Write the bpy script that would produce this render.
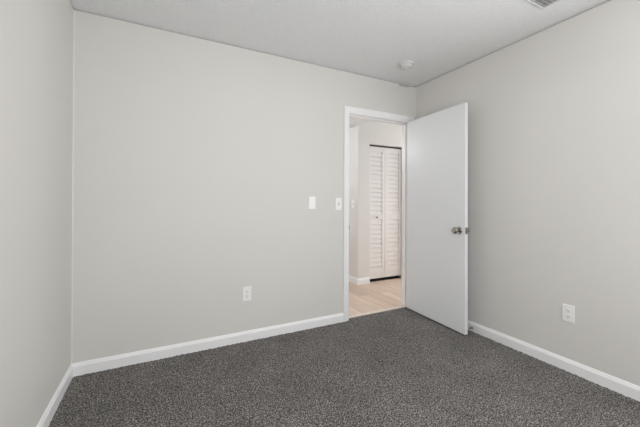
import bpy, bmesh, math, random
from mathutils import Vector, Matrix

random.seed(7)
for o in list(bpy.data.objects):
    bpy.data.objects.remove(o, do_unlink=True)
SC = bpy.context.scene
COL = SC.collection

# ------------------------------------------------------------------ camera
cam_d = bpy.data.cameras.new('camera')
cam = bpy.data.objects.new('camera', cam_d)
COL.objects.link(cam)
cam.matrix_world = (Matrix.Translation((0.5235, -2.5832, 1.1625)) @ Matrix.Rotation(math.radians(-27.123), 4, 'Z')
                    @ Matrix.Rotation(math.radians(90.286), 4, 'X') @ Matrix.Rotation(math.radians(0.206), 4, 'Z'))
cam_d.sensor_width = 36.0
cam_d.lens = 310.5 / 640.0 * 36.0
cam_d.shift_y = -13.6 / 640.0
cam_d.clip_start = 0.02
SC.camera = cam

# ------------------------------------------------------------------ world, lights, exposure
wd = bpy.data.worlds.new('world')
SC.world = wd
wd.use_nodes = True
wd.node_tree.nodes['Background'].inputs[0].default_value = (0.75, 0.86, 1.0, 1)
wd.node_tree.nodes['Background'].inputs[1].default_value = 0.05

def area_light(name, loc, rot, sx, sy, power, col):
    d = bpy.data.lights.new(name, 'AREA')
    d.shape = 'RECTANGLE'; d.size = sx; d.size_y = sy
    d.energy = power; d.color = col
    o = bpy.data.objects.new(name, d); COL.objects.link(o)
    o.location = loc; o.rotation_euler = rot
    return o

# added area lights in made-up windows, unseen behind the camera and down the hall
WX0, WX1, WZ0, WZ1 = 0.25, 2.55, 0.40, 2.20          # added bedroom window, front wall, unseen
SY0, SY1, SZ0, SZ1 = -3.00, -2.15, 0.82, 2.05        # added bedroom window, right wall, out of frame
area_light('added_window_light', ((WX0+WX1)/2, -3.125, (WZ0+WZ1)/2), (math.radians(90), 0, 0), WX1-WX0-0.06, WZ1-WZ0-0.06, 29.8, (0.985, 0.992, 1.0))
area_light('added_side_window_light', (3.06, (SY0+SY1)/2, (SZ0+SZ1)/2), (math.radians(90), 0, math.radians(90)), SY1-SY0-0.06, SZ1-SZ0-0.06, 20.0, (0.985, 0.992, 1.0))
area_light('added_hall_window_light', (5.19, 0.62, 1.2), (math.radians(90), 0, math.radians(90)), 0.74, 1.7, 23.5, (0.99, 0.995, 1.0))
ADDED_LAMP_POWER = 5.0      # added flush ceiling lamp of the bedroom
ADDED_HALL_POWER = 26.0       # added flush ceiling lamp of the hall

SC.view_settings.view_transform = 'Standard'
SC.view_settings.look = 'None'
SC.view_settings.gamma = 1.0
SC.view_settings.use_curve_mapping = False
SC.view_settings.exposure = 0.0

# ------------------------------------------------------------------ materials
def s2l(c):
    c = c / 255.0
    return c / 12.92 if c <= 0.04045 else ((c + 0.055) / 1.055) ** 2.4
def rgb(r, g, b):
    return (s2l(r), s2l(g), s2l(b), 1)

def mat(name, col, rough=0.6, metal=0.0, noise=None, bump=None, spec=0.5):
    """noise=(scale, amount) tonal variation; bump=(scale, strength, distance)"""
    m = bpy.data.materials.new(name); m.use_nodes = True
    nt = m.node_tree; b = nt.nodes['Principled BSDF']
    b.inputs['Base Color'].default_value = col
    b.inputs['Roughness'].default_value = rough
    b.inputs['Metallic'].default_value = metal
    b.inputs['Specular IOR Level'].default_value = spec
    tc = nt.nodes.new('ShaderNodeTexCoord')
    if noise:
        n = nt.nodes.new('ShaderNodeTexNoise'); n.inputs['Scale'].default_value = noise[0]
        n.inputs['Detail'].default_value = 3
        nt.links.new(tc.outputs['Object'], n.inputs['Vector'])
        r = nt.nodes.new('ShaderNodeValToRGB')
        k = noise[1]
        r.color_ramp.elements[0].position = 0.3; r.color_ramp.elements[1].position = 0.7
        r.color_ramp.elements[0].color = (col[0]*(1-k), col[1]*(1-k), col[2]*(1-k), 1)
        r.color_ramp.elements[1].color = (min(1, col[0]*(1+k)), min(1, col[1]*(1+k)), min(1, col[2]*(1+k)), 1)
        nt.links.new(n.outputs['Fac'], r.inputs['Fac'])
        nt.links.new(r.outputs['Color'], b.inputs['Base Color'])
    if bump:
        n = nt.nodes.new('ShaderNodeTexNoise'); n.inputs['Scale'].default_value = bump[0]
        n.inputs['Detail'].default_value = 4
        nt.links.new(tc.outputs['Object'], n.inputs['Vector'])
        bp = nt.nodes.new('ShaderNodeBump'); bp.inputs['Strength'].default_value = bump[1]
        bp.inputs['Distance'].default_value = bump[2]
        nt.links.new(n.outputs['Fac'], bp.inputs['Height'])
        nt.links.new(bp.outputs['Normal'], b.inputs['Normal'])
    return m

WALL = mat('greige_wall_paint', rgb(224, 222, 218), 0.55, noise=(1.3, 0.012), bump=(90, 0.06, 0.004), spec=0.35)
WALLB = mat('hall_wall_paint', rgb(232, 230, 227), 0.55, noise=(1.3, 0.01), bump=(90, 0.05, 0.004), spec=0.35)
CEIL = mat('stippled_ceiling_paint', rgb(241, 242, 243), 0.8, noise=(70, 0.03), bump=(75, 0.55, 0.010), spec=0.2)
CAULK = mat('caulk_bead', rgb(232, 231, 227), 0.5, noise=(20, 0.01))
TRIM = mat('white_trim_paint', rgb(250, 250, 251), 0.32, noise=(6, 0.008))
DOORM = mat('white_door_paint', rgb(236, 238, 240), 0.34, noise=(2.5, 0.008), bump=(160, 0.03, 0.002))
LOUV = mat('white_louver_paint', rgb(236, 233, 232), 0.45, noise=(8, 0.01))
PLATE = mat('white_plastic', rgb(250, 250, 248), 0.3, noise=(30, 0.006))
SLOT = mat('dark_slot', rgb(40, 38, 36), 0.6, noise=(200, 0.05))
NICKEL = mat('satin_nickel', rgb(168, 164, 157), 0.15, 1.0, noise=(60, 0.04))
HINGE = mat('hinge_steel', rgb(150, 148, 144), 0.4, 0.9, noise=(60, 0.05))
DUCT = mat('duct_shade_grey', rgb(165, 165, 165), 0.8, noise=(20, 0.05))
VENTM = mat('vent_enamel', rgb(225, 225, 225), 0.4, noise=(20, 0.01))
DETECT = mat('detector_plastic', rgb(222, 222, 222), 0.4, noise=(40, 0.008))
TRACK = mat('track_dark', rgb(60, 56, 54), 0.6, noise=(40, 0.05))
THRESH = mat('pale_transition_strip', rgb(228, 216, 206), 0.45, noise=(25, 0.03))
FRAMEW = mat('added_window_vinyl', rgb(238, 238, 238), 0.35, noise=(10, 0.01))
DARKF = mat('shade_dark_closet_floor', rgb(42, 38, 35), 0.9, noise=(60, 0.2))  # shade under the closet doors put into the floor colour
RUBBER = mat('white_rubber', rgb(225, 224, 220), 0.6, noise=(50, 0.02))

def carpet_material():
    m = bpy.data.materials.new('charcoal_carpet'); m.use_nodes = True
    nt = m.node_tree; b = nt.nodes['Principled BSDF']
    b.inputs['Roughness'].default_value = 0.95
    b.inputs['Specular IOR Level'].default_value = 0.1
    b.inputs['Sheen Weight'].default_value = 0.15
    tc = nt.nodes.new('ShaderNodeTexCoord')
    n1 = nt.nodes.new('ShaderNodeTexNoise'); n1.inputs['Scale'].default_value = 140; n1.inputs['Detail'].default_value = 2
    n1.inputs['Roughness'].default_value = 0.75
    n2 = nt.nodes.new('ShaderNodeTexNoise'); n2.inputs['Scale'].default_value = 3.2; n2.inputs['Detail'].default_value = 4
    for n in (n1, n2): nt.links.new(tc.outputs['Object'], n.inputs['Vector'])
    r = nt.nodes.new('ShaderNodeValToRGB')
    e = r.color_ramp.elements
    e[0].position = 0.36; e[0].color = rgb(37, 35, 33)
    e[1].position = 0.66; e[1].color = rgb(186, 180, 174)
    k = e.new(0.50); k.color = rgb(92, 89, 86)
    nt.links.new(n1.outputs['Fac'], r.inputs['Fac'])
    mr = nt.nodes.new('ShaderNodeMapRange')
    mr.inputs['From Min'].default_value = 0.3; mr.inputs['From Max'].default_value = 0.7
    mr.inputs['To Min'].default_value = 0.86; mr.inputs['To Max'].default_value = 1.14
    nt.links.new(n2.outputs['Fac'], mr.inputs['Value'])
    mx = nt.nodes.new('ShaderNodeVectorMath'); mx.operation = 'SCALE'
    nt.links.new(r.outputs['Color'], mx.inputs[0]); nt.links.new(mr.outputs['Result'], mx.inputs['Scale'])
    nt.links.new(mx.outputs['Vector'], b.inputs['Base Color'])
    bp = nt.nodes.new('ShaderNodeBump'); bp.inputs['Strength'].default_value = 0.6; bp.inputs['Distance'].default_value = 0.006
    nt.links.new(n1.outputs['Fac'], bp.inputs['Height']); nt.links.new(bp.outputs['Normal'], b.inputs['Normal'])
    return m

def plank_material():
    m = bpy.data.materials.new('pale_oak_planks'); m.use_nodes = True
    nt = m.node_tree; b = nt.nodes['Principled BSDF']
    b.inputs['Roughness'].default_value = 0.42
    tc = nt.nodes.new('ShaderNodeTexCoord')
    mp = nt.nodes.new('ShaderNodeMapping'); mp.inputs['Rotation'].default_value = (0, 0, math.radians(90))
    nt.links.new(tc.outputs['Object'], mp.inputs['Vector'])
    br = nt.nodes.new('ShaderNodeTexBrick')
    br.inputs['Scale'].default_value = 1.0
    br.inputs['Color1'].default_value = rgb(222, 199, 181); br.inputs['Color2'].default_value = rgb(194, 169, 150)
    br.inputs['Mortar'].default_value = rgb(150, 130, 116)
    br.inputs['Brick Width'].default_value = 1.2; br.inputs['Row Height'].default_value = 0.15
    br.inputs['Mortar Size'].default_value = 0.0015; br.inputs['Bias'].default_value = -0.1
    nt.links.new(mp.outputs['Vector'], br.inputs['Vector'])
    mp2 = nt.nodes.new('ShaderNodeMapping'); mp2.inputs['Scale'].default_value = (26, 1.6, 1)
    nt.links.new(tc.outputs['Object'], mp2.inputs['Vector'])
    n = nt.nodes.new('ShaderNodeTexNoise'); n.inputs['Scale'].default_value = 1.0; n.inputs['Detail'].default_value = 5
    nt.links.new(mp2.outputs['Vector'], n.inputs['Vector'])
    mr = nt.nodes.new('ShaderNodeMapRange'); mr.inputs['From Min'].default_value = 0.3; mr.inputs['From Max'].default_value = 0.7
    mr.inputs['To Min'].default_value = 0.84; mr.inputs['To Max'].default_value = 1.10
    nt.links.new(n.outputs['Fac'], mr.inputs['Value'])
    mx = nt.nodes.new('ShaderNodeVectorMath'); mx.operation = 'SCALE'
    nt.links.new(br.outputs['Color'], mx.inputs[0]); nt.links.new(mr.outputs['Result'], mx.inputs['Scale'])
    nt.links.new(mx.outputs['Vector'], b.inputs['Base Color'])
    return m

CARPET = carpet_material()
PLANK = plank_material()

GLASS = bpy.data.materials.new('added_window_glass'); GLASS.use_nodes = True
nt = GLASS.node_tree; nt.nodes.remove(nt.nodes['Principled BSDF'])
tr = nt.nodes.new('ShaderNodeBsdfTransparent'); gl = nt.nodes.new('ShaderNodeBsdfGlossy'); gl.inputs['Roughness'].default_value = 0.02
fr = nt.nodes.new('ShaderNodeFresnel'); fr.inputs['IOR'].default_value = 1.3
ms = nt.nodes.new('ShaderNodeMixShader')
nt.links.new(fr.outputs[0], ms.inputs[0]); nt.links.new(tr.outputs[0], ms.inputs[1]); nt.links.new(gl.outputs[0], ms.inputs[2])
nt.links.new(ms.outputs[0], nt.nodes['Material Output'].inputs['Surface'])

DIFFUSER = bpy.data.materials.new('added_lamp_diffuser'); DIFFUSER.use_nodes = True
b = DIFFUSER.node_tree.nodes['Principled BSDF']
b.inputs['Base Color'].default_value = (0.9, 0.88, 0.84, 1)
b.inputs['Emission Color'].default_value = (1, 0.95, 0.88, 1)
b.inputs['Emission Strength'].default_value = 1.0

# ------------------------------------------------------------------ helpers
def box(bm, x0, y0, z0, x1, y1, z1, bev=0.0):
    vs = [bm.verts.new(p) for p in ((x0,y0,z0),(x1,y0,z0),(x1,y1,z0),(x0,y1,z0),(x0,y0,z1),(x1,y0,z1),(x1,y1,z1),(x0,y1,z1))]
    fs = [bm.faces.new([vs[i] for i in f]) for f in ((0,3,2,1),(4,5,6,7),(0,1,5,4),(1,2,6,5),(2,3,7,6),(3,0,4,7))]
    if bev > 0:
        es = list({e for f in fs for e in f.edges})
        bmesh.ops.bevel(bm, geom=es, offset=bev, segments=2, affect='EDGES', profile=0.5)

def lathe(bm, prof, n=32, M=None):
    """prof: list of (radius, height) along local z"""
    M = M or Matrix.Identity(4)
    rings = []
    for r, z in prof:
        if r < 1e-6:
            rings.append([bm.verts.new(M @ Vector((0, 0, z)))])
        else:
            rings.append([bm.verts.new(M @ Vector((r*math.cos(2*math.pi*i/n), r*math.sin(2*math.pi*i/n), z))) for i in range(n)])
    for a, c in zip(rings, rings[1:]):
        if len(a) == 1 and len(c) == 1: continue
        for i in range(n):
            j = (i+1) % n
            if len(a) == 1: bm.faces.new((a[0], c[i], c[j]))
            elif len(c) == 1: bm.faces.new((a[i], a[j], c[0]))
            else: bm.faces.new((a[i], a[j], c[j], c[i]))

def obj(name, bm, m, parent=None, loc=None, smooth=False, rot=None):
    bmesh.ops.recalc_face_normals(bm, faces=bm.faces[:])
    me = bpy.data.meshes.new(name); bm.to_mesh(me); bm.free()
    me.materials.append(m)
    if smooth:
        for p in me.polygons: p.use_smooth = True
        try: me.set_sharp_from_angle(angle=math.radians(40))
        except Exception: pass
    o = bpy.data.objects.new(name, me); COL.objects.link(o)
    if loc: o.location = loc
    if rot: o.rotation_euler = rot
    if parent: o.parent = parent
    return o

def struct(name, bm, m, label=None, cat=None):
    o = obj(name, bm, m)
    o['kind'] = 'structure'
    if label: o['label'] = label; o['category'] = cat
    return o

def thing(name, label, cat, loc=(0,0,0), rot=(0,0,0), group=None, kind=None):
    o = bpy.data.objects.new(name, None); COL.objects.link(o)
    o.empty_display_size = 0.05
    o.location = loc; o.rotation_euler = rot
    o['label'] = label; o['category'] = cat
    if group: o['group'] = group
    if kind: o['kind'] = kind
    return o

def sweep_line(bm, prof, p0, p1, inward, m0=0.0, m1=0.0):
    """prof: closed list of (depth, height); p0,p1 2D wall-foot points; inward 2D unit normal;
    m0/m1: how far each end moves inwards along the run per unit of depth (mitre)"""
    p0 = Vector(p0); p1 = Vector(p1); n = Vector(inward); d = (p1-p0).normalized()
    ends = []
    for p, s, k in ((p0, 1, m0), (p1, -1, m1)):
        ends.append([bm.verts.new((*(p + n*dd + d*s*k*dd), h)) for dd, h in prof])
    N = len(prof)
    for i in range(N):
        j = (i+1) % N
        bm.faces.new((ends[0][i], ends[0][j], ends[1][j], ends[1][i]))
    bm.faces.new(ends[0]); bm.faces.new(list(reversed(ends[1])))

W, D, H = 3.03, 3.10, 2.44            # room: x 0..W, y -D..0
JX0, JX1, JH = 2.167, 2.943, 2.030    # clear door opening between the jambs
T = 0.115                             # wall thickness
OX0, OX1, OH = 2.150, 2.961, 2.050     # rough opening in the back wall
HX, HY, SOF = 2.972, 1.03, 2.235       # hall: outside corner x, closet wall y, soffit height

# ------------------------------------------------------------------ room shell
def carpet():
    bm = bmesh.new()
    step = 0.008
    nx = int(W/step); ny = int(D/step)
    rows = []
    for j in range(ny+1):
        y = -D + D*j/ny
        rows.append([bm.verts.new((W*i/nx + random.uniform(-.002,.002)*(0<i<nx), y + random.uniform(-.002,.002)*(0<j<ny), random.uniform(-.0035,.0035))) for i in range(nx+1)])
    for j in range(ny):
        for i in range(nx):
            bm.faces.new((rows[j][i], rows[j][i+1], rows[j+1][i+1], rows[j+1][i]))
    # tongue of carpet between the jambs
    xs0, xs1 = OX0, OX1
    mx = int((xs1-xs0)/step)
    t = [[bm.verts.new((xs0+(xs1-xs0)*i/mx, 0.008*j, random.uniform(-.003,.003))) for i in range(mx+1)] for j in range(7)]
    for j in range(6):
        for i in range(mx):
            bm.faces.new((t[j][i], t[j][i+1], t[j+1][i+1], t[j+1][i]))
    # backing slab
    box(bm, -T, -D-T, -0.10, W+T, 0.0, -0.012)
    box(bm, OX0, 0.0, -0.10, OX1, 0.05, -0.012)
    me = bpy.data.meshes.new('floor'); bm.to_mesh(me); bm.free()
    me.materials.append(CARPET)
    for p in me.polygons: p.use_smooth = True
    o = bpy.data.objects.new('floor', me); COL.objects.link(o)
    o['kind'] = 'structure'
carpet()

bm = bmesh.new(); box(bm, -T, -D-T, H, W+T, T, H+0.12); struct('ceiling', bm, CEIL)
GAP, GD = 0.009, 0.014               # narrow dark gap where the wall board stops short of the ceiling
bm = bmesh.new(); box(bm, -T, -D-T, -0.10, 0, 0, H-GAP); box(bm, -T, -D-T, H-GAP, -GD, 0, H); struct('wall_left', bm, WALL)
bm = bmesh.new()
box(bm, W, SY1, -0.10, W+T, 0, H-GAP); box(bm, W+GD, SY1, H-GAP, W+T, 0, H); box(bm, W, -D-T, -0.10, W+T, SY0, H)
box(bm, W, SY0, -0.10, W+T, SY1, SZ0); box(bm, W, SY0, SZ1, W+T, SY1, H)
struct('wall_right', bm, WALL)
bm = bmesh.new()
box(bm, -T, 0, -0.10, OX0, T, H-GAP); box(bm, OX1, 0, -0.10, W+T, T, H-GAP); box(bm, OX0, 0, OH, OX1, T, H-0.025)
box(bm, OX0, 0, H-0.025, 2.80, T, H-GAP); box(bm, 2.94, 0, H-0.025, OX1, T, H-GAP)      # a shallow notch above the door
box(bm, 2.80, 0.035, H-0.025, 2.94, T, H-GAP)
box(bm, -T, GD, H-GAP, W+T, T, H)
struct('wall_back', bm, WALL)
# front wall with the added window behind the camera
bm = bmesh.new()
box(bm, 0, -D-T, -0.012, WX0, -D, H); box(bm, WX1, -D-T, -0.012, W, -D, H)
box(bm, WX0, -D-T, -0.012, WX1, -D, WZ0); box(bm, WX0, -D-T, WZ1, WX1, -D, H)
struct('wall_front', bm, WALL)
def window(name, label, loc, rz, width, height):  # frame and glass for the made-up windows that hold the added lights
    win = thing(name, label, 'window', loc, (0, 0, rz), kind='structure')
    bm = bmesh.new(); w2 = width/2; wh = height
    box(bm, -w2, -0.03, 0, -w2+0.05, 0.03, wh); box(bm, w2-0.05, -0.03, 0, w2, 0.03, wh)
    box(bm, -w2+0.05, -0.03, 0, w2-0.05, 0.03, 0.05); box(bm, -w2+0.05, -0.03, wh-0.05, w2-0.05, 0.03, wh)
    box(bm, -w2+0.05, -0.02, wh/2-0.02, w2-0.05, 0.02, wh/2+0.02)
    obj('added_window_frame', bm, FRAMEW, win)
    bm = bmesh.new(); box(bm, -w2+0.05, -0.003, 0.05, w2-0.05, 0.003, wh-0.05); obj('pane', bm, GLASS, win)
window('added_window_1', 'made-up wide white framed window in the unseen wall behind the viewpoint', ((WX0+WX1)/2, -D-0.08, WZ0), 0, WX1-WX0, WZ1-WZ0)
window('added_window_2', 'made-up white framed window in the right wall, nearest the viewpoint', (W+0.08, (SY0+SY1)/2, SZ0), math.radians(90), SY1-SY0, SZ1-SZ0)
window('added_window_3', 'made-up tall white framed window at the unseen end of the hall', (5.25, 0.62, 0.32), math.radians(90), 0.80, 1.76)

# caulked wall corners: a thin pale bead runs up each one
for k, (x, sx) in enumerate(((0, 1), (W, -1))):
    bm = bmesh.new()
    r = 0.006
    ring = [(x, 0), (x+sx*r, 0), (x+sx*r*0.42, -r*0.42), (x, -r)]
    z0 = 0.085 if k == 0 else 2.105
    a = [bm.verts.new((p[0], p[1], z0)) for p in ring]; c = [bm.verts.new((p[0], p[1], H-0.009)) for p in ring]
    for i in range(4): bm.faces.new((a[i], a[(i+1)%4], c[(i+1)%4], c[i]))
    bm.faces.new(a); bm.faces.new(c)
    struct('trim_%d' % (k+2), bm, CAULK)

# ------------------------------------------------------------------ hall beyond the door
bm = bmesh.new(); box(bm, 0.6, 0.05, -0.10, 5.2, 3.5, 0.0); struct('floor_hall', bm, PLANK)
bm = bmesh.new(); box(bm, HX, T, H, 5.2, HY+0.9, H+0.12); struct('ceiling_hall', bm, CEIL)
bm = bmesh.new(); box(bm, 0.6, T, SOF, HX, 3.5, H+0.12); struct('ceiling_soffit', bm, CEIL)
# closet wall: opening for the louvred doors
CX0, CX1, CH = 3.165, 3.805, 1.99
bm = bmesh.new()
box(bm, HX, HY, 0, CX0, HY+0.115, H); box(bm, CX1, HY, 0, 5.2, HY+0.115, H); box(bm, CX0, HY, CH, CX1, HY+0.115, H)
box(bm, HX, HY+0.115, 0, HX+0.1, 3.4, SOF)           # wall running away from the outside corner
struct('wall_closet', bm, WALLB)
bm = bmesh.new()
box(bm, CX0-0.09, HY+0.80, 0, CX1+0.2, HY+0.90, H); box(bm, CX1+0.2, HY+0.115, 0, CX1+0.3, HY+0.90, H)
box(bm, CX0-0.09, HY+0.115, CH+0.2, CX1+0.2, HY+0.80, CH+0.25)
struct('wall_closet_inside', bm, WALLB)
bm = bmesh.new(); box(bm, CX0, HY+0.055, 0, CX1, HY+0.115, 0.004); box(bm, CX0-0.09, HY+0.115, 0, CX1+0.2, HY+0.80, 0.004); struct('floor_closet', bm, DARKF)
bm = bmesh.new(); box(bm, 0.6, 3.4, 0, HX+0.1, 3.5, SOF); struct('wall_hall_far', bm, WALLB)
bm = bmesh.new(); box(bm, 0.5, T, -0.10, 0.6, 3.5, H); struct('wall_hall_left', bm, WALLB)
bm = bmesh.new()
box(bm, 5.2, T, -0.10, 5.3, 0.22, H); box(bm, 5.2, 1.02, -0.10, 5.3, HY+0.9, H)
box(bm, 5.2, 0.22, -0.10, 5.3, 1.02, 0.32); box(bm, 5.2, 0.22, 2.08, 5.3, 1.02, H)
struct('wall_hall_right', bm, WALLB)
bm = bmesh.new(); box(bm, W+T, 0, -0.10, 5.2, T, H); struct('wall_hall_near', bm, WALLB)

# ------------------------------------------------------------------ baseboards
BB = [(0, -0.01), (0.014, -0.01), (0.014, 0.060), (0.0125, 0.066), (0.009, 0.070), (0.0075, 0.076), (0.004, 0.082), (0, 0.083)]
BBH = [(0, 0), (0.014, 0), (0.014, 0.066), (0.012, 0.073), (0.008, 0.078), (0.004, 0.088), (0, 0.09)]
def base(name, prof, *runs):
    bm = bmesh.new()
    for r in runs: sweep_line(bm, prof, *r)
    struct(name, bm, TRIM)
base('baseboard_left', BB, ((0, -D), (0, 0), (1, 0), 1, 1))
base('baseboard_back', BB, ((0, 0), (JX0-0.064, 0), (0, -1), 1, 0))
base('baseboard_right', BB, ((W, 0), (W, -D), (-1, 0), 0, 1))
base('baseboard_front', BB, ((0, -D), (W, -D), (0, 1), 1, 1))
base('baseboard_hall', BBH, ((HX, HY), (CX0, HY), (0, -1), -1, 0), ((HX, 3.4), (HX, HY), (-1, 0), 0, -1),
     ((CX1, HY), (5.2, HY), (0, -1), 0, 0))

# ------------------------------------------------------------------ door frame (trim_1)
bm = bmesh.new()
box(bm, OX0, 0.0, 0, JX0, T, JH+0.02); box(bm, JX1, 0.0, 0, OX1, T, JH+0.02); box(bm, JX0, 0.0, JH, JX1, T, JH+0.02)
# stops
box(bm, JX0, 0.045, 0, JX0+0.011, 0.082, JH); box(bm, JX1-0.011, 0.045, 0, JX1, 0.082, JH); box(bm, JX0+0.011, 0.045, JH-0.011, JX1-0.011, 0.082, JH)
# mitred casing on both faces of the wall: (u outwards from the inner edge, thickness)
CP = [(0, 0), (0, 0.008), (0.004, 0.010), (0.018, 0.011), (0.024, 0.0135), (0.046, 0.0165), (0.056, 0.017), (0.059, 0.015), (0.059, 0)]
for y0, s in ((0.0, -1), (T, 1)):
    ix0, ix1, iz = JX0-0.005, JX1+0.005, JH+0.005
    st = []
    for cx, cz, dx, dz in ((ix0, 0, -1, 0), (ix0, iz, -1, 1), (ix1, iz, 1, 1), (ix1, 0, 1, 0)):
        st.append([bm.verts.new((cx+dx*u, y0+s*t, cz+dz*u)) for u, t in CP])
    for a, c in zip(st, st[1:]):
        for i in range(len(CP)):
            j = (i+1) % len(CP)
            bm.faces.new((a[i], a[j], c[j], c[i]))
    bm.faces.new(st[0]); bm.faces.new(list(reversed(st[3])))
frame = struct('trim_1', bm, TRIM, 'white moulded door casing around the hallway doorway', 'door frame')
bm = bmesh.new()
box(bm, JX0, 0.008, 0.88, JX0+0.0015, 0.040, 0.94); box(bm, JX0-0.004, -0.0095, 0.892, JX0+0.0015, 0.008, 0.928)
sp = obj('strike_plate', bm, HINGE, frame)
sp['label'] = 'small grey metal strike plate'

bm = bmesh.new()
prof = [(0, 0), (0, 0.007), (0.008, 0.010), (0.036, 0.010), (0.044, 0.006), (0.044, 0)]
a = [bm.verts.new((JX0, 0.036+p[0], p[1])) for p in prof]; c = [bm.verts.new((JX1, 0.036+p[0], p[1])) for p in prof]
for i in range(len(prof)): bm.faces.new((a[i], a[(i+1)%len(prof)], c[(i+1)%len(prof)], c[i]))
bm.faces.new(a); bm.faces.new(c)
struct('trim_4', bm, THRESH, 'pale wooden transition strip between grey carpet and plank floor', 'threshold')

# ------------------------------------------------------------------ bedroom door, open against the right wall
DW, DZ0, DZ1 = 0.760, 0.015, 2.027
door = thing('door_1', 'open flat white bedroom door with silver knob', 'door', (2.945, -0.008, 0), (0, 0, math.radians(87.1)), kind='structure')
bm = bmesh.new(); box(bm, -DW, 0.008, DZ0, -0.006, 0.043, DZ1, 0.0015)
obj('door_panel', bm, DOORM, door)
KX, KZ = -DW+0.062, 0.912
rose = [(0, 0), (0.033, 0), (0.033, 0.004), (0.029, 0.009), (0.018, 0.011), (0.0, 0.0111)]
ball = [(0, 0.010), (0.0125, 0.010), (0.0115, 0.024), (0.013, 0.031), (0.024, 0.037), (0.0295, 0.046), (0.0295, 0.055), (0.025, 0.064), (0.016, 0.068), (0.010, 0.0665), (0.0, 0.066)]
for s, y in ((1, 0.043), (-1, 0.008)):
    M = Matrix.Translation((KX, y, KZ)) @ Matrix.Rotation(math.radians(-90*s), 4, 'X')
    bm = bmesh.new(); lathe(bm, ball, 32, M)
    kb = obj('door_knob', bm, NICKEL, door, smooth=True); kb['label'] = 'round satin silver knob'
    bm = bmesh.new(); lathe(bm, rose, 32, M)
    obj('rosette', bm, NICKEL, kb, smooth=True)
bm = bmesh.new()
box(bm, -DW-0.0015, 0.013, KZ-0.029, -DW+0.002, 0.038, KZ+0.029)
lp = obj('latch_plate', bm, HINGE, door); lp['label'] = 'grey metal latch plate on the door edge'
bm = bmesh.new(); box(bm, -DW-0.010, 0.018, KZ-0.009, -DW-0.0015, 0.034, KZ+0.009, 0.002)
obj('latch_bolt', bm, NICKEL, lp)
for hz in (0.20, 1.06, 1.83):
    bm = bmesh.new()
    box(bm, -0.0062, 0.010, hz, -0.0040, 0.041, hz+0.089)
    lathe(bm, [(0, hz-0.002), (0.006, hz-0.002), (0.006, hz+0.091), (0, hz+0.091)], 14)
    hg = obj('hinge', bm, HINGE, door); hg['label'] = 'grey metal hinge'

# ------------------------------------------------------------------ louvred bifold closet door
bif = thing('door_2', 'white louvered bifold closet door across the hall', 'door', (CX0, HY+0.050, 0), kind='structure')
PW, PZ0, PZ1, PT = 0.311, 0.042, 1.965, 0.028
for k in range(2):
    x0 = 0.005 + k*(PW+0.003); x1 = x0+PW
    bm = bmesh.new()
    sw = 0.048
    box(bm, x0, 0, PZ0, x0+sw, PT, PZ1, 0.002); box(bm, x1-sw, 0, PZ0, x1, PT, PZ1, 0.002)
    for z0, z1 in ((PZ0, PZ0+0.11), (0.90, 0.975), (PZ1-0.075, PZ1)):
        box(bm, x0+sw, 0.002, z0, x1-sw, PT-0.002, z1)
    pan = obj('bifold_panel', bm, LOUV, bif)
    bm = bmesh.new()
    for za, zb in ((PZ0+0.11, 0.90), (0.975, PZ1-0.075)):
        n = int(round((zb-za)/0.0655)); p = (zb-za)/n
        for i in range(n):
            zc = za + p*(i+0.5)
            # tilted slat: low edge at the front, high edge behind
            pr = [(0.0015, zc-p*0.54), (0.009, zc-p*0.58), (0.021, zc+p*0.50), (0.015, zc+p*0.54)]
            a = [bm.verts.new((x0+sw, q[0], max(za, min(zb, q[1])))) for q in pr]
            c = [bm.verts.new((x1-sw, q[0], max(za, min(zb, q[1])))) for q in pr]
            for q in range(4): bm.faces.new((a[q], a[(q+1)%4], c[(q+1)%4], c[q]))
            bm.faces.new(a); bm.faces.new(c)
    obj('louvers', bm, LOUV, pan)
    if k == 0:
        bm = bmesh.new()
        M = Matrix.Translation(((x0+x1)/2, 0.002, 0.935)) @ Matrix.Rotation(math.radians(90), 4, 'X')
        lathe(bm, [(0, 0), (0.008, 0), (0.007, 0.012), (0.014, 0.020), (0.015, 0.026), (0.010, 0.031), (0, 0.032)], 20, M)
        kn = obj('closet_knob', bm, HINGE, pan, smooth=True); kn['label'] = 'small round grey knob'
bm = bmesh.new(); box(bm, 0.002, 0.003, 1.970, CX1-CX0-0.002, 0.026, CH); tk = obj('track', bm, TRACK, bif); tk['label'] = 'dark overhead sliding track'

# ------------------------------------------------------------------ switches and outlets
def plate_bm(w=0.069, h=0.115, t=0.006):
    bm = bmesh.new(); box(bm, -w/2, -t, -h/2, w/2, 0, h/2, 0.0022); return bm
def screws(root, zs):
    for z in zs:
        bm = bmesh.new()
        lathe(bm, [(0, 0), (0.0032, 0), (0.0030, 0.0008), (0, 0.0011)], 12, Matrix.Translation((0, -0.006, z)) @ Matrix.Rotation(math.radians(90), 4, 'X'))
        obj('screw', bm, PLATE, root)
# rocker switch (built facing -y)
t = thing('light_switch', 'white rocker switch plate on the wall, farther from the doorway', 'switch', (1.763, 0, 1.150), group='wall switches')
obj('cover_plate', plate_bm(), PLATE, t)
bm = bmesh.new()
v = [(-0.0165, -0.006, -0.033), (0.0165, -0.006, -0.033), (0.0165, -0.006, 0.033), (-0.0165, -0.006, 0.033), (-0.0155, -0.0105, -0.032), (0.0155, -0.0105, -0.032), (0.0155, -0.0075, 0.0), (-0.0155, -0.0075, 0.0), (0.0155, -0.0065, 0.032), (-0.0155, -0.0065, 0.032)]
v = [bm.verts.new(p) for p in v]
for f in ((4,5,6,7), (7,6,8,9), (0,1,5,4), (2,3,9,8), (0,4,7,9,3), (1,2,8,6,5)): bm.faces.new([v[i] for i in f])
obj('rocker', bm, PLATE, t)
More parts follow.
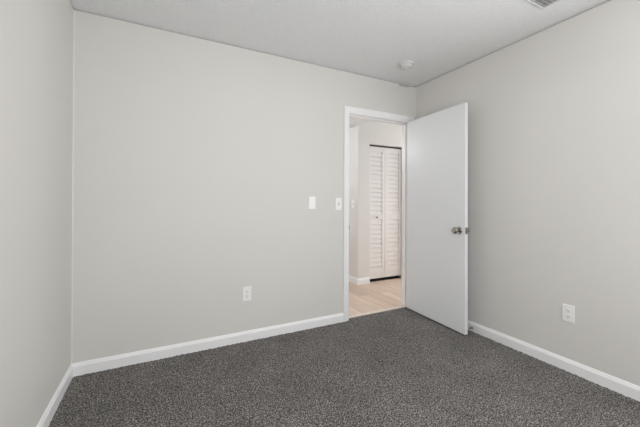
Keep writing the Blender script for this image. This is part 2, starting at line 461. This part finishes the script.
# toggle switches
def toggle(label, loc, rz):
    t = thing('light_switch', label, 'switch', loc, (0, 0, rz), group='wall switches')
    obj('cover_plate', plate_bm(), PLATE, t)
    bm = bmesh.new(); box(bm, -0.0055, -0.0064, -0.0125, 0.0055, -0.0055, 0.0125); s = obj('toggle_slot', bm, HINGE, t); s['label'] = 'grey recess around the toggle'
    bm = bmesh.new()
    M = Matrix.Translation((0, -0.004, 0)) @ Matrix.Rotation(math.radians(-24), 4, 'X')
    box(bm, -0.004, -0.016, -0.004, 0.004, 0, 0.004, 0.001); bmesh.ops.transform(bm, matrix=M, verts=bm.verts[:])
    obj('toggle', bm, PLATE, t)
    screws(t, (0.030, -0.030))
toggle('white toggle switch plate right beside the door casing', (2.046, 0, 1.139), 0)
toggle('narrow-looking white switch seen through the doorway on the hall wall', (HX, 1.155, 1.130), math.radians(-90))

def outlet(label, loc, rz):
    t = thing('wall_outlet', label, 'outlet', loc, (0, 0, rz), group='electrical outlets')
    obj('cover_plate', plate_bm(0.072, 0.117), PLATE, t)
    for z in (0.0195, -0.0195):
        bm = bmesh.new()
        n = 24; pts = []
        for i in range(n):
            a = 2*math.pi*i/n
            pts.append((0.0172*math.cos(a), max(-0.0142, min(0.0142, 0.0172*math.sin(a)))))
        a = [bm.verts.new((p[0], -0.006, z+p[1])) for p in pts]; c = [bm.verts.new((p[0]*0.96, -0.0082, z+p[1]*0.96)) for p in pts]
        for i in range(n): bm.faces.new((a[i], a[(i+1)%n], c[(i+1)%n], c[i]))
        bm.faces.new(c)
        r = obj('receptacle', bm, PLATE, t)
        bm = bmesh.new()
        box(bm, -0.0078, -0.0086, z-0.001, -0.0052, -0.0080, z+0.0085); box(bm, 0.0052, -0.0086, z-0.001, 0.0078, -0.0080, z+0.0070)
        lathe(bm, [(0, 0), (0.0030, 0), (0.0030, 0.0006), (0, 0.0006)], 12, Matrix.Translation((0, -0.0080, z-0.0075)) @ Matrix.Rotation(math.radians(90), 4, 'X'))
        s = obj('slot', bm, SLOT, r); s['label'] = 'dark plug slots'
    screws(t, (0.0,))
outlet('white duplex outlet low on the back wall, left of the doorway', (1.166, 0, 0.392), 0)
outlet('white duplex outlet low on the right wall', (W, -1.457, 0.397), math.radians(-90))

# ------------------------------------------------------------------ ceiling fittings
t = thing('smoke_detector', 'round white smoke detector on the ceiling above the door', 'smoke detector', (2.54, -0.392, H))
flip = Matrix.Rotation(math.pi, 4, 'X')
bm = bmesh.new(); lathe(bm, [(0, 0), (0.067, 0), (0.068, 0.004), (0.067, 0.010), (0.062, 0.012), (0, 0.012)], 40, flip); obj('mounting_base', bm, DETECT, t, smooth=True)
bm = bmesh.new(); lathe(bm, [(0.056, 0.012), (0.057, 0.020), (0.054, 0.023), (0.054, 0.027), (0.057, 0.030), (0.052, 0.037), (0.036, 0.042), (0.0, 0.044)], 40, flip)
body = obj('detector_body', bm, DETECT, t, smooth=True)
bm = bmesh.new(); lathe(bm, [(0, 0.043), (0.010, 0.0425), (0.010, 0.046), (0, 0.047)], 20, flip); obj('test_button', bm, PLATE, body, smooth=True)

VX0, VX1, VY0, VY1 = 2.450, 2.755, -1.640, -1.430
t = thing('ceiling_vent', 'white rectangular louvered air register on the ceiling near the right wall', 'vent', ((VX0+VX1)/2, (VY0+VY1)/2, H))
hx, hy, fw = (VX1-VX0)/2, (VY1-VY0)/2, 0.018
bm = bmesh.new()
def slope_ring(bm, prof):
    loops = []
    for ins, z in prof:
        loops.append([bm.verts.new((sx*(hx-ins), sy*(hy-ins), z)) for sx, sy in ((-1,-1),(1,-1),(1,1),(-1,1))])
    for a, c in zip(loops, loops[1:]):
        for i in range(4):
            j = (i+1) % 4; bm.faces.new((a[i], a[j], c[j], c[i]))
slope_ring(bm, [(0, 0), (0, -0.003), (0.006, -0.009), (fw-0.004, -0.012), (fw, -0.010), (fw, 0)])
obj('vent_frame', bm, VENTM, t)
bm = bmesh.new()
n = 7
for i in range(n):
    yc = -hy+fw + (2*hy-2*fw)*(i+0.5)/n
    pr = [(yc+0.0065, -0.0010), (yc+0.0080, -0.0010), (yc-0.0060, -0.0125), (yc-0.0075, -0.0125)]
    a = [bm.verts.new((-hx+fw, *q)) for q in pr]; c = [bm.verts.new((hx-fw, *q)) for q in pr]
    for q in range(4): bm.faces.new((a[q], a[(q+1)%4], c[(q+1)%4], c[q]))
    bm.faces.new(a); bm.faces.new(c)
box(bm, -0.004, -hy+fw, -0.010, 0.004, hy-fw, -0.001)
obj('vent_louvers', bm, VENTM, t)
bm = bmesh.new(); box(bm, -hx+fw, -hy+fw, -0.0008, hx-fw, hy-fw, -0.0002); d = obj('vent_shade_plate', bm, DUCT, t); d['label'] = 'flat grey plate coloured as duct shade behind the louvers'  # flat plate, the dark inside of the duct put into its grey

# ------------------------------------------------------------------ spring door stop on the right baseboard
t = thing('door_stop', 'small spring door stop on the right baseboard behind the open door', 'door stop', (W-0.014, -0.722, 0.034), (0, math.radians(-90), 0))
bm = bmesh.new(); lathe(bm, [(0, 0), (0.011, 0), (0.011, 0.003), (0.007, 0.007), (0, 0.007)], 18); ds = obj('stop_base', bm, HINGE, t, smooth=True)
bm = bmesh.new()
N = 150; R = 0.0055; prev = None
for i in range(N+1):
    a = 2*math.pi*i/12; z = 0.006 + 0.058*i/N
    ring = [bm.verts.new(((R+0.0011*math.cos(b_))*math.cos(a), (R+0.0011*math.cos(b_))*math.sin(a), z+0.0011*math.sin(b_))) for b_ in (0, 1.57, 3.14, 4.71)]
    if prev:
        for q in range(4): bm.faces.new((prev[q], prev[(q+1)%4], ring[(q+1)%4], ring[q]))
    prev = ring
obj('stop_spring', bm, HINGE, t, smooth=True)
bm = bmesh.new(); lathe(bm, [(0, 0.062), (0.0075, 0.062), (0.008, 0.068), (0.0055, 0.072), (0, 0.073)], 18); obj('rubber_tip', bm, RUBBER, t, smooth=True)

# ------------------------------------------------------------------ made-up flush ceiling lamps, out of frame, added for their light
def added_flush_lamp(label, loc, power, col):
    t = thing('added_ceiling_lamp', label, 'lamp', loc)
    bm = bmesh.new(); lathe(bm, [(0, 0), (0.15, 0), (0.15, 0.012), (0.135, 0.018), (0, 0.018)], 32, flip); obj('added_lamp_base', bm, NICKEL, t, smooth=True)
    bm = bmesh.new(); lathe(bm, [(0.13, 0.018), (0.125, 0.045), (0.10, 0.068), (0.06, 0.082), (0, 0.088)], 32, flip); obj('added_lamp_dome', bm, DIFFUSER, t, smooth=True)
    d = bpy.data.lights.new('added_bulb', 'POINT'); d.energy = power; d.color = col; d.shadow_soft_size = 0.08
    o = bpy.data.objects.new('added_bulb', d); COL.objects.link(o); o.parent = t; o.location = (0, 0, -0.20)
added_flush_lamp('added round flush lamp on the bedroom ceiling overhead', (1.45, -1.75, H), ADDED_LAMP_POWER, (1.0, 0.97, 0.93))
added_flush_lamp('added round flush lamp under the hall soffit around the corner', (1.75, 1.75, SOF), ADDED_HALL_POWER, (0.965, 0.985, 1.0))
